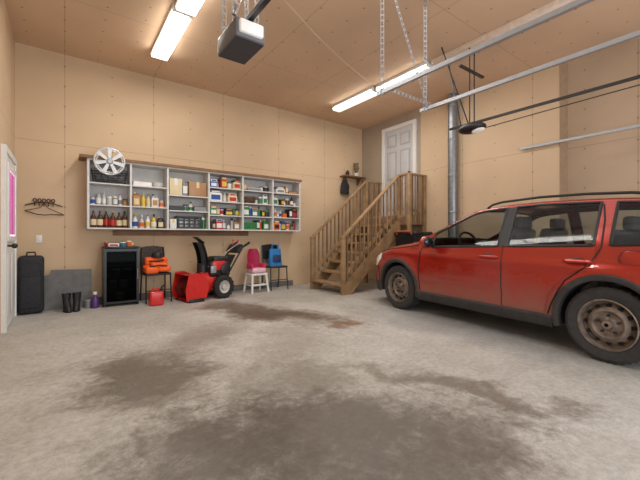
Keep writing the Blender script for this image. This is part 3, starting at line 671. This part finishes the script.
chair(3.42, 6.16, 0, 'dark metal chair holding a blue bag near the stairs', DARKM, BLACK, BLACK)
t = thing('blue_bag', 'bright blue square bag propped on the dark chair near the stairs', 'bag', (3.39, 6.10, .474))
bm = B(); rows = []
for i in range(8):
    z = .34*i/7; k = 1-.12*(i/7); rows.append([(.14*k*(abs(math.cos(a))**.5)*math.copysign(1, math.cos(a)), .085*(1-.6*i/7)*(abs(math.sin(a))**.6)*math.copysign(1, math.sin(a)), z) for a in [2*PI*q/24 for q in range(25)]])
grid(bm, rows); BF = mat('blue_fabric', (30, 112, 178), .6, var=.2); part('body', bm, BF, t)
part('printed_panel', bb(B(), -.085, .085, -.095, -.084, .08, .22, .003), mat('dark_print', (30, 50, 90), .6), t)
for y in (-.02, .02): part('handle', tube(B(), [(-.07, y, .33), (-.06, y, .42), (.06, y, .42), (.07, y, .33)], .009, 6), BF, t)

# black bin behind the car, by the landing
t = thing('wheeled_bin', 'black lidded bin under the stair landing behind the car', 'bin', (5.62, 4.45, 0))
bm = B(); prism(bm, [(-.2, .0), (.2, 0), (.26, 1.08), (-.26, 1.08)], -.24, .24, 'y'); part('body', bm, BLACK, t)
bm = B(); box(bm, (0, 0, 1.12), (.56, .54, .07), bev=.03, seg=3); part('lid', bm, DARKM, t)
for s in (-1, 1): part('wheel', lathe(B(), [(.09, -.02), (.09, .02)], (.17, s*.265, .09), axis='y'), RUBBER, t)
part('handle', tube(B(), [(-.28, -.18, 1.1), (-.31, -.18, 1.16), (-.31, .18, 1.16), (-.28, .18, 1.1)], .015, 8), mat('orange_trim', (200, 90, 40)), t)

# vent duct
t = thing('vent_duct', 'round galvanised vent duct running up the right wall to the ceiling', 'duct', (XR-.11, 3.80, 0))
PIPE = mat('duct_metal', (136, 139, 143), .35, .7, var=.15)
bm = B(); cyl(bm, (0, 0, .9), (0, 0, H-.001), .085, seg=24); part('pipe', bm, PIPE, t)
for z in (1.5, 2.2, 2.9, 3.55): part('joint_band', lathe(B(), [(.0855, z), (.09, z+.008), (.09, z+.03), (.0855, z+.038)], seg=24), PIPE, t)
part('bracket', bb(B(), .02, .109, -.012, .012, 2.2, 2.24), PIPE, t)
part('heater_box', bb(B(), -.12, .105, -.2, .2, .0, .9, .01), mat('grey_enamel', (120, 120, 122), .5), t)

# ------------------------------------------------------------------ overhead door hardware
def perf(bm, p0, p1, w=.036, th=.003, n=None, side=(1, 0, 0)):
    p0, p1 = Vector(p0), Vector(p1); d = (p1-p0); L_ = d.length; dz = d.normalized(); s = Vector(side); s = (s-dz*s.dot(dz)).normalized(); q = dz.cross(s)
    M0 = Matrix((s, q, dz)).transposed().to_4x4(); 
    def bx(cx, cy, cz, sx, sy, sz):
        M = Matrix.Translation(p0) @ M0 @ Matrix.Translation((cx, cy, cz)) @ Matrix.Diagonal((sx, sy, sz, 1)); bmesh.ops.create_cube(bm, size=1, matrix=M)
    for x in (-w*.40, w*.40): bx(x, 0, L_/2, w*.2, th, L_)
    n = int(L_/.055)
    for k in range(n+1): bx(0, 0, min(L_-.008, max(.008, L_*k/n)), w*.62, th, .016)
def track(x, ye, lab, hang=(-.07, -2.3)):
    t = thing('door_track', lab, 'door track', (x, ye, 2.5), 0, 'horizontal garage door tracks')
    bm = B(); y0 = Y0+.1-ye; q = .018
    bb(bm, -.006, -.002, y0, 0, -q, q); bb(bm, -.004, .024, y0, 0, q-.004, q); bb(bm, -.004, .024, y0, 0, -q, -q+.004); bb(bm, .020, .024, y0, 0, -q, -q+.010); bb(bm, .020, .024, y0, 0, q-.010, q)
    part('rail', bm, GALVW, t)
    for yy in hang:
        bm = B(); perf(bm, (0, yy, -.03), (0, yy, H-2.5-.001), side=(1, -.8, 0)); part('hanger', bm, GALV, t)
    return t
t1 = track(2.55, 2.47, 'leftmost pale garage door track with a slotted hanger at its end')
t2 = track(3.28, 2.50, 'middle pale garage door track beside the diagonal brace')
t3 = track(6.02, 2.61, 'pale garage door track running low along the right wall', (-2.3,))
part('wall_bracket', bb(B(), .024, .0598, -.10, -.06, -.02, .02), GALV, t3)
bm = B(); perf(bm, (-.0, -.10, 0), (-.69, -.10, H-2.5-.002)); part('diagonal_brace', bm, GALV, t2)
bm = B(); perf(bm, (0.03, -.12, .04), (-.68, -.12, .04), side=(0, 0, 1)); part('cross_brace', bm, GALV, t2)

# left opener
t = thing('garage_door_opener', 'grey garage door opener with white lens hanging from the ceiling upper left', 'door opener', (1.175, 2.7, 2.60))
part('housing', box(B(), (0, 0, .075), (.25, .40, .15), bev=.018, seg=3), mat('opener_grey', (104, 106, 112), .45), t)
part('base_plate', bb(B(), -.12, .12, -.19, .19, -.006, .0), mat('opener_dark', (62, 62, 68), .5), t)
part('light_lens', box(B(), (0.0, -.205, .08), (.20, .05, .10), bev=.015, seg=3), mat('white_lens', (236, 236, 234), .3, emit=.2), t)
bm = B(); bb(bm, -.02, .02, Y0+.1-2.7, -.15, .155, .19); part('rail', bm, DARKM, t)
for y in (-.1, .1):
    for x in (-.1, .1): bm = B(); perf(bm, (x, y, .15), (x, y, H-2.6-.002)); part('hanger_strap', bm, GALV, t)
bm = B(); perf(bm, (-.1, -.1, .2), (.1, -.1, .8)); part('cross_strap', bm, GALV, t)
part('trolley', box(B(), (0, -1.2, .17), (.06, .18, .06), bev=.006), RED, t)

t = thing('garage_door_opener', 'small black rounded garage door opener over the red car', 'door opener', (4.64, 2.65, 2.53))
bm = B(); ball(bm, (0, 0, .06), .2, 20, (.7, 1.0, .36)); part('housing', bm, BLACK, t)
part('light_lens', ball(B(), (0, -.05, .025), .13, 16, (.7, 1, .3)), mat('white_lens', (236, 236, 234)), t)
bm = B(); bb(bm, -.015, .015, Y0+.1-2.65, .35, .115, .145); part('rail', bm, DARKM, t)
bm = B(); tube(bm, [(0, -.2, .02), (0, -1.5, .045), (0, Y0+.1-2.65, .07)], .006, 6); part('belt', bm, BLACK, t)
for (a, b_) in [((-.06, 0, .12), (-.06, 0, 1.249)), ((.06, 0, .12), (.06, 0, 1.249)), ((-.06, .02, .12), (-.28, .3, 1.249)), ((.06, .2, .14), (.2, .5, 1.249))]: part('hanger_strap', tube(B(), [a, b_], .010, 6), DARKM, t)
part('cross_bar', bb(B(), -.3, .3, -.02, .02, .85, .875), DARKM, t)

bm = B(); P0, P1 = Vector((1.9, 3.3, 3.70)), Vector((4.32, 4.36, 3.76)); tube(bm, [P0, (2.6, 3.61, 3.66), (3.4, 3.96, 3.68), P1, P1+Vector((0, 0, .02))], .004, 6)
tag(part('overhead_cable', bm, mat('cream_cable', (204, 190, 170), .6)), 'thin pale cable strung under the ceiling between the openers and light', 'cable')

# fluorescent fixtures
TUBE = mat('tube_glow', (255, 252, 246), .4, emit=6, var=.01)
def fixture(x, y0, y1, wd, lab, em=3.5, e=22):
    t = thing('ceiling_light', lab, 'ceiling light', (x, (y0+y1)/2, H), 0, 'fluorescent strip lights')
    L_ = (y1-y0)/2
    part('housing', bb(B(), -wd/2, wd/2, -L_, L_, -.05, -.001, .004), WHITE, t)
    for s in (-1, 1): part('end_cap', bb(B(), -wd/2-.004, wd/2+.004, s*L_-.02, s*L_+.004, -.10, -.051, .004), WHITE, t)
    for s in (-1, 1):
        part('tube_light', cyl(B(), (s*wd*.25, -L_+.03, -.075), (s*wd*.25, L_-.03, -.075), .019, seg=12), TUBE, t)
    part('diffuser', bb(B(), -wd/2+.005, wd/2-.005, -L_+.02, L_-.02, -.112, -.105), mat('diffuser_glow_%d' % int(em*10), (255, 250, 242), .4, emit=em, var=.01), t)
    ld = bpy.data.lights.new('strip_lamp', 'AREA'); ld.shape = 'RECTANGLE'; ld.size = wd; ld.size_y = 2*L_; ld.energy = e; ld.color = (1, .97, .92)
    lo = bpy.data.objects.new('strip_lamp', ld); COL.objects.link(lo); lo.location = (x, (y0+y1)/2, H-.13)
fixture(1.12, 4.25, 5.5, .22, 'lit fluorescent light over the left shelving')
fixture(1.14, 2.95, 4.2, .22, 'lit fluorescent light nearer the camera in the left row')
fixture(4.55, 4.45, 5.6, .19, 'lit fluorescent light near the back right corner of the ceiling', 1.0, 18)
fixture(4.59, 3.3, 4.4, .19, 'second lit fluorescent light in the right row, behind the slotted hangers', 1.0, 18)
t = thing('ceiling_conduit', 'pale boxed strip on the ceiling beyond the right lights', 'conduit', (4.61, 2.05, H))
part('channel', bb(B(), -.07, .07, -1.2, 1.2, -.07, -.001, .003), mat('pale_strip_paint', (232, 216, 200), .6), t)
part('end_plate', bb(B(), -.075, .075, 1.2, 1.21, -.075, -.001), WHITE, t)

# ------------------------------------------------------------------ car
car = thing('car', 'red five door hatchback with black roof rails parked at right', 'car', (4.607, 2.029, 0), math.atan2(.993, .118))
PAINT = mat('metallic_red_paint', (166, 36, 22), .26, .35, var=.06, scale=60, coat=1, dirt=(.28, .66, (138, 104, 92), .78))
TRIM = mat('dark_cladding', (54, 51, 51), .7, var=.25)
CGLASS = glass('car_glass', (.66, .70, .70), .015, .14)
W = .865
def interp(tab, x):
    if x <= tab[0][0]: return tab[0][1]
    for (a, b) in zip(tab, tab[1:]):
        if x <= b[0]: return a[1]+(b[1]-a[1])*(x-a[0])/(b[0]-a[0])
    return tab[-1][1]
TOP = [(-2.03, .95), (-1.98, 1.05), (-1.88, 1.22), (-1.78, 1.345), (-1.68, 1.385), (-1.2, 1.425), (-.7, 1.445), (-.3, 1.44), (-.0, 1.415), (.12, 1.39), (.93, 1.02), (1.15, .985), (1.45, .94), (1.7, .88), (1.9, .81), (2.0, .745), (2.07, .65), (2.11, .52)]
def top(l):
    h = .035 if l < 1.95 else .015
    return sum(interp(TOP, l+h*k) for k in (-1, -.5, 0, .5, 1))/5
def belt(l): return interp([(-2, 1.01), (-1.1, .975), (.9, .915), (1.2, .905)], l)
def plan(l):
    if l > 1.3: return 1-.36*((l-1.3)/.81)**2.6
    if l < -1.5: return 1-.16*((-1.5-l)/.53)**2.2
    return 1
def hw(l, z):
    bz = belt(l)
    if z < .6: d = .035*((.6-z)/.4)**2
    elif z < bz: d = .035*((z-.6)/(bz-.6))**2
    else: d = .035+.38*(z-bz)+.12*(z-bz)**2
    d -= .012*math.exp(-((z-.80-.02*l)/.04)**2) if z < bz else 0
    d += .010*math.exp(-((z-.46)/.05)**2)
    # flared shoulders over the wheels
    for c in (1.25, -1.25): d -= .018*math.exp(-((math.hypot(l-c, z-.325)-.40)/.07)**2)
    return W*plan(l)-d
RA = .375; ZC = .325; SILL = .24
def zbot(l):
    for c in (1.25, -1.25):
        if abs(l-c) < RA: return ZC+math.sqrt(RA*RA-(l-c)**2)-.0
    return SILL
NL, NU, NC, NT = 18, 8, 4, 6
HC = {}
def half(l):
    if l in HC: return HC[l]
    tz = top(l); r = .07 if l < .8 else min(.14, .07+.07*(l-.8)/.3)
    zt = tz-r; zb = zbot(l); zs = min(belt(l), zt-.012); pts = []
    if zs < zb+.02: zs = zb+.02
    if zt < zs+.01: zt = zs+.01
    for i in range(NL+1): z = zb+(zs-zb)*i/NL; pts.append((hw(l, z), z))
    for i in range(1, NU+1): z = zs+(zt-zs)*i/NU; pts.append((hw(l, z), z))
    w0 = hw(l, zt); cr = .028; hh = max(.01, tz-cr-zt)
    for i in range(1, NC+1): a = PI/2*i/NC; pts.append((w0-r*1.15*(1-math.cos(a)), zt+hh*math.sin(a)))
    w1 = pts[-1][0]; z1 = pts[-1][1]
    for i in range(1, NT+1): y = w1*(1-i/NT); pts.append((y, z1+cr*(1-(y/w1)**2)))
    HC[l] = pts
    return pts
def sy(l, z):
    h = half(l)
    if z <= h[NL+NU][1]: return hw(l, z)
    for a, b in zip(h[NL+NU:], h[NL+NU+1:]):
        if a[1] <= z <= b[1] and b[1] > a[1]: return a[0]+(b[0]-a[0])*(z-a[1])/(b[1]-a[1])
    return h[NL+NU+NC][0]
WIN = [(-.28, .62), (-1.15, -.39), (-1.72, -1.27)]
sts = set([round(-2.03+4.14*k/110, 4) for k in range(111)])
for c in (1.25, -1.25):
    for k in range(0, 25): sts.add(round(c+(RA-.0005)*math.cos(PI*k/24), 4))
    sts.add(round(c+RA+.001, 4)); sts.add(round(c-RA-.001, 4))
for a, b in WIN: sts.add(a); sts.add(b)
WS = (.15, .90); RG = (-1.93, -1.78)
for v in WS+RG: sts.add(v)
sts = sorted(sts)
rows = []
for l in sts:
    h = half(l); rows.append([(l, y, z) for (y, z) in h] + [(l, -y, z) for (y, z) in h[::-1][1:]])
NP = len(rows[0]); MID = NL+NU+NC
def inr(l0, l1, R): return l0 >= R[0]-1e-6 and l1 <= R[1]+1e-6
def skip(i, j):
    l0, l1 = sts[i], sts[i+1]; jj = j if j < NP//2 else NP-2-j
    if NL <= jj < NL+NU: return any(inr(l0, l1, w) for w in WIN)
    if jj >= MID: return inr(l0, l1, WS) or inr(l0, l1, RG)
    return False
bm = B(); V = grid(bm, rows, skip)
bm.faces.new(V[0]); bm.faces.new(V[-1][::-1])
body = part('body', bm, PAINT, car, ang=50, recalc=True)
def colrange(R): return [l for l in sts if R[0]-1e-6 <= l <= R[1]+1e-6]
def P(l, z, s, off=0): return (l, s*(sy(l, z)+off), z)
def patch(name, ls, zlo, zhi, s, off, m, parent=car, n=18):
    bm = B(); rs = []
    for l in ls:
        a, b = zlo(l), zhi(l); rs.append([P(l, a+(b-a)*k/n, s, off) for k in range(n+1)])
    grid(bm, rs)
    return part(name, bm, m, parent)
def lsp(a, b, n): return [a+(b-a)*k/n for k in range(n+1)]
def arch(l, e=.06):
    for c in (1.25, -1.25):
        if abs(l-c) < RA+e: return ZC+math.sqrt(max(0, (RA+e)**2-(l-c)**2))
    return 0
SEAM = mat('seam_black', (24, 10, 10), .6)
for s in (1, -1):
    fd = patch('front_door', lsp(-.335, .80, 30), lambda l: max(.33, arch(l)), lambda l: belt(l)-.015, s, .005, PAINT)
    rd = patch('rear_door', lsp(-1.17, -.345, 40), lambda l: max(.33, arch(l, .10)), lambda l: belt(l)-.015, s, .005, PAINT)
    for (R, par, nm) in ((WIN[0], fd, 'side_window'), (WIN[1], rd, 'side_window'), (WIN[2], car, 'quarter_window')):
        bm = B(); cs = colrange(R); rs = []
        for l in cs:
            h = half(l); rs.append([(l, s*y, z) for (y, z) in h[NL:NL+NU+1]])
        grid(bm, rs); part(nm, bm, CGLASS, par)
        bm = B(); loop = [r[0] for r in rs] + rs[-1][1:-1] + [r[-1] for r in rs[::-1]] + rs[0][1:-1][::-1]
        tube(bm, loop, .013, 6, True); part('window_trim', bm, BLACK, par)
    bm = B(); rs = []
    for l in lsp(-.385, -.285, 4):
        h = half(l); rs.append([(l, s*(y+.004), z) for (y, z) in h[NL:NL+NU+1]])
    grid(bm, rs); part('pillar_cover', bm, BLACK, car)
    for (lx, par) in ((-.19, fd), (-1.04, rd)):
        z = .835
        y = hw(lx, z)
        bm = B(); ball(bm, (lx, s*(y+.003), z), .075, 14, (1, .12, .5)); part('handle_recess', bm, mat('deep_red', (70, 12, 10), .4), par)
        bm = B(); tube(bm, [(lx-.10, s*(y+.004), z), (lx-.08, s*(y+.04), z+.004), (lx+.07, s*(y+.04), z+.004), (lx+.10, s*(y+.004), z)], .017, 8); part('door_handle', bm, PAINT, par)
    for pl in ([(.805, .33), (.83, .5), (.835, .7), (.80, .90)], [(-.34, .33), (-.34, .6), (-.34, .96)], [(-.80, .33), (-.84, .45), (-.95, .66), (-1.12, .80), (-1.18, .9), (-1.21, .97), (-1.20, 1.2), (-1.17, 1.34)], [(1.90, .77), (1.6, .85), (1.2, .90), (.86, .94)], [(.79, .90), (.60, 1.08), (.3, 1.22), (.1, 1.32)], [(1.70, .36), (1.74, .5), (1.78, .60)]):
        q = []
        for (a, b) in zip(pl, pl[1:]):
            for k in range(6): q.append((a[0]+(b[0]-a[0])*k/6, a[1]+(b[1]-a[1])*k/6))
        q.append(pl[-1]); part('panel_seam', tube(B(), [P(l, min(z, top(l)-.04), s, .0050) for l, z in q], .0055, 5), SEAM, car)
    for c in (1.25, -1.25):
        bm = B(); rs = []
        for k in range(33):
            a = math.radians(-14+208*k/32); row = []
            for (rr, of) in ((RA-.012, -.05), (RA-.012, .012), (RA+.01, .018), (RA+.030, .015), (RA+.040, .0)):
                l = c+rr*math.cos(a); z = max(.2, ZC+rr*math.sin(a)); row.append((l, s*(hw(l, z)+of), z))
            rs.append(row)
        grid(bm, rs); part('arch_cladding', bm, TRIM, car)
        bm = B(); rs = [[(c+(RA-.005)*math.cos(a), s*y, ZC+(RA-.005)*math.sin(a)) for y in (.50, .835 if c < 0 else .80)] for a in [PI*k/20 for k in range(21)]]
        grid(bm, rs); part('wheel_well', bm, RUBBER, car)
    bm = B(); rs = []
    for l in lsp(-.84, .84, 40): rs.append([(l, s*(hw(l, .2)-.06), .19), P(l, .2, s, .0), P(l, .22, s, .014), P(l, .30, s, .014), P(l, .32, s, .0)])
    grid(bm, rs); part('sill_cladding', bm, TRIM, car)
    patch('bumper_trim', lsp(1.66, 2.10, 24), lambda l: .2, lambda l: .36, s, .008, TRIM)
    patch('bumper_trim', lsp(-2.02, -1.68, 18), lambda l: .2, lambda l: .44, s, .008, TRIM)
    patch('headlight', lsp(1.64, 2.04, 22), lambda l: .60 if l > 1.80 else .60+(1.80-l)*.8, lambda l: min(.80, top(l)-.03), s, .008, mat('headlight_lens', (232, 232, 230), .12, .0, coat=1, emit=.1))
    patch('turn_signal', lsp(1.83, 1.93, 5), lambda l: .62, lambda l: .67, s, .012, mat('amber_lens', (235, 120, 30), .2, coat=1))
    patch('fog_lamp_bezel', lsp(1.95, 2.06, 6), lambda l: .38, lambda l: .50, s, .008, BLACK)
    patch('tail_light', lsp(-2.01, -1.86, 8), lambda l: .78, lambda l: 1.0, s, .008, mat('tail_red', (140, 8, 10), .15, coat=1))
    bm = B(); ball(bm, (.60, s*.965, .985), .10, 16, (.62, 1.1, .78)); mr = part('side_mirror', bm, PAINT, car)
    bm = B(); ball(bm, (.572, s*.965, .985), .090, 16, (.5, 1.0, .76)); part('mirror_glass', bm, mat('mirror_dark', (60, 64, 70), .05, .8), mr)
    bm = B(); tube(bm, [(.62, s*(hw(.62, .93)-.01), .93), (.61, s*.90, .955)], .026, 8); part('mirror_arm', bm, BLACK, mr)
    pts = [(l, s*(half(l)[NL+NU+2][0]-.015), top(l)+of) for (l, of) in [(-.02, -.03), (-.08, .0), (-.2, .012), (-.6, .015), (-1.0, .015), (-1.35, .01), (-1.5, -.005), (-1.56, -.04)]]
    part('roof_rail', tube(B(), pts, .013, 8), BLACK, car)
    for c in (1.25, -1.25):
        y0 = .755
        def q(t_): return s*t_
        bm = B(); lathe(bm, [(.205, q(-.10)), (.28, q(-.105)), (.312, q(-.085)), (.318, q(-.04)), (.318, q(.04)), (.312, q(.085)), (.285, q(.105)), (.225, q(.10)), (.205, q(.085))], (c, s*y0, .318), axis='y', seg=48, loop=True)
        for k in range(40):
            a = 2*PI*k/40; box(bm, (c+.316*math.cos(a), s*y0, .318+.316*math.sin(a)), (.006, .15, .022), ry=-a, rz=0)
        for v in bm.verts: v.co.z = max(.001, v.co.z)
        wh = part('wheel', bm, mat('dusty_tyre', (52, 50, 50), .85, var=.25, scale=20), car)
        RIM = mat('rusty_rim', (126, 112, 102), .55, .35, var=.4, scale=18)
        bm = B(); lathe(bm, [(.204, q(-.09)), (.207, q(.085)), (.214, q(.098)), (.205, q(.104)), (.195, q(.075)), (.187, q(.030)), (.175, q(.025)), (.140, q(.062)), (.115, q(.072)), (.090, q(.045)), (.062, q(.045)), (.042, q(.06)), (.035, q(.095)), (.015, q(.098))], (c, s*y0, .318), axis='y', seg=40, cap=False)
        part('rim', bm, RIM, wh)
        bm = B(); cyl(bm, (0, -.010, 0), (0, .010, 0), .018, seg=12); hm = finish('vent_hole', bm, mat('hole_black', (12, 10, 10), .9))
        for k in range(12):
            a = 2*PI*k/12; ho = bpy.data.objects.new('vent_hole', hm); COL.objects.link(ho); ho.parent = wh; ho.location = (c+.158*math.cos(a), s*(y0+.044), .318+.158*math.sin(a))
        for k in range(5):
            a = 2*PI*k/5+.3; part('lug_nut', cyl(B(), (c+.075*math.cos(a), s*(y0+.04), .318+.075*math.sin(a)), (c+.075*math.cos(a), s*(y0+.072), .318+.075*math.sin(a)), .011, seg=6), DARKM, wh)
bm = B(); y = hw(-1.42, .86)
lathe(bm, [(.085, 0), (.085, .006), (.08, .009)], (-1.42, y-.001, .86), axis='y', seg=28); part('fuel_door', bm, PAINT, car)
part('fuel_door_seam', tube(B(), [(-1.42+.087*math.cos(a), y+.004, .86+.087*math.sin(a)) for a in [2*PI*k/28 for k in range(28)]], .004, 5, True), SEAM, car)
for R, nm in ((WS, 'windshield'), (RG, 'rear_window')):
    bm = B(); rs = []
    for l in colrange(R):
        h = half(l)[MID:]; rs.append([(l, y_, z) for (y_, z) in h]+[(l, -y_, z) for (y_, z) in h[::-1][1:]])
    grid(bm, rs); part(nm, bm, CGLASS, car)
    part('window_trim', tube(B(), rs[0]+[r[-1] for r in rs[1:-1]]+rs[-1][::-1]+[r[0] for r in rs[1:-1]][::-1], .012, 6, True), BLACK, car)
part('underbody', bb(B(), -1.95, 2.0, -.5, .5, .2, .42), RUBBER, car)
part('floor_pan', bb(B(), -.85, .85, -.78, .78, .22, .30), RUBBER, car)
part('bumper_core', bb(B(), 1.66, 2.0, -.48, .48, .421, .5), RUBBER, car)
part('grille', bb(B(), 2.085, 2.115, -.35, .35, .50, .60, .005), BLACK, car)
part('licence_holder', bb(B(), -2.045, -2.03, -.26, .26, .7, .82, .003), WHITE, car)
part('antenna', tube(B(), [(-1.45, .12, top(-1.45)-.01), (-1.75, .12, top(-1.45)+.27)], .006, 6), BLACK, car)
SEAT = mat('seat_grey', (112, 108, 106), .85, var=.15)
for s in (-1, 1):
    stt = part('front_seat', box(B(), (.08, s*.37, .60), (.5, .48, .16), bev=.05, seg=3), SEAT, car)
    part('seat_back', box(B(), (-.2, s*.37, .88), (.14, .46, .56), ry=-.25, bev=.05, seg=3), SEAT, stt)
    part('headrest', box(B(), (-.29, s*.37, 1.21), (.09, .24, .14), bev=.035, seg=3), SEAT, stt)
rs_ = part('rear_seat', box(B(), (-.85, 0, .62), (.5, 1.25, .16), bev=.05, seg=3), SEAT, car)
part('seat_back', box(B(), (-1.15, 0, .87), (.14, 1.2, .50), ry=-.3, bev=.05, seg=3), SEAT, rs_)
for s in (-1, 1): part('headrest', box(B(), (-1.26, s*.35, 1.17), (.09, .24, .13), bev=.035, seg=3), SEAT, rs_)
part('dashboard', box(B(), (.72, 0, .83), (.36, 1.4, .2), bev=.06, seg=3), mat('dash_dark', (60, 60, 62), .7), car)
bm = B(); tube(bm, [(.42+.06*math.cos(a), .37+.18*math.sin(a), .95+.16*math.cos(a)) for a in [2*PI*k/24 for k in range(24)]], .016, 8, True); tube(bm, [(.42, .2, .95), (.42, .54, .95)], .014, 6); tube(bm, [(.42, .37, .95), (.66, .37, .85)], .02, 6)
part('steering_wheel', bm, BLACK, car)

# ------------------------------------------------------------------ light
w = bpy.data.worlds.new('world'); SC.world = w; w.use_nodes = True
N = w.node_tree.nodes; N['Background'].inputs['Color'].default_value = (.88, .94, 1, 1); N['Background'].inputs['Strength'].default_value = 1.0
def area(loc, rot, sx, sy_, e, c=(1, 1, 1)):
    ld = bpy.data.lights.new('area', 'AREA'); ld.shape = 'RECTANGLE'; ld.size = sx; ld.size_y = sy_; ld.energy = e; ld.color = c
    o = bpy.data.objects.new('area', ld); COL.objects.link(o); o.location = loc; o.rotation_euler = rot; return o
area((2.6, -1.9, 1.6), (math.radians(94), 0, 0), 6, 2.8, 135, (.93, .97, 1))
area((2.9, 2.6, H-.12), (0, 0, 0), 3.4, 3.4, 40, (1, .98, .95))

# ------------------------------------------------------------------ camera
cd = bpy.data.cameras.new('camera'); cam = bpy.data.objects.new('camera', cd); COL.objects.link(cam)
cam.location = (0, 0, 1.05); cam.rotation_euler = (PI/2, 0, -math.radians(36.5)); cd.sensor_width = 36; cd.lens = 345/640*36; cd.shift_y = -3/640; cd.clip_start = .02
SC.camera = cam
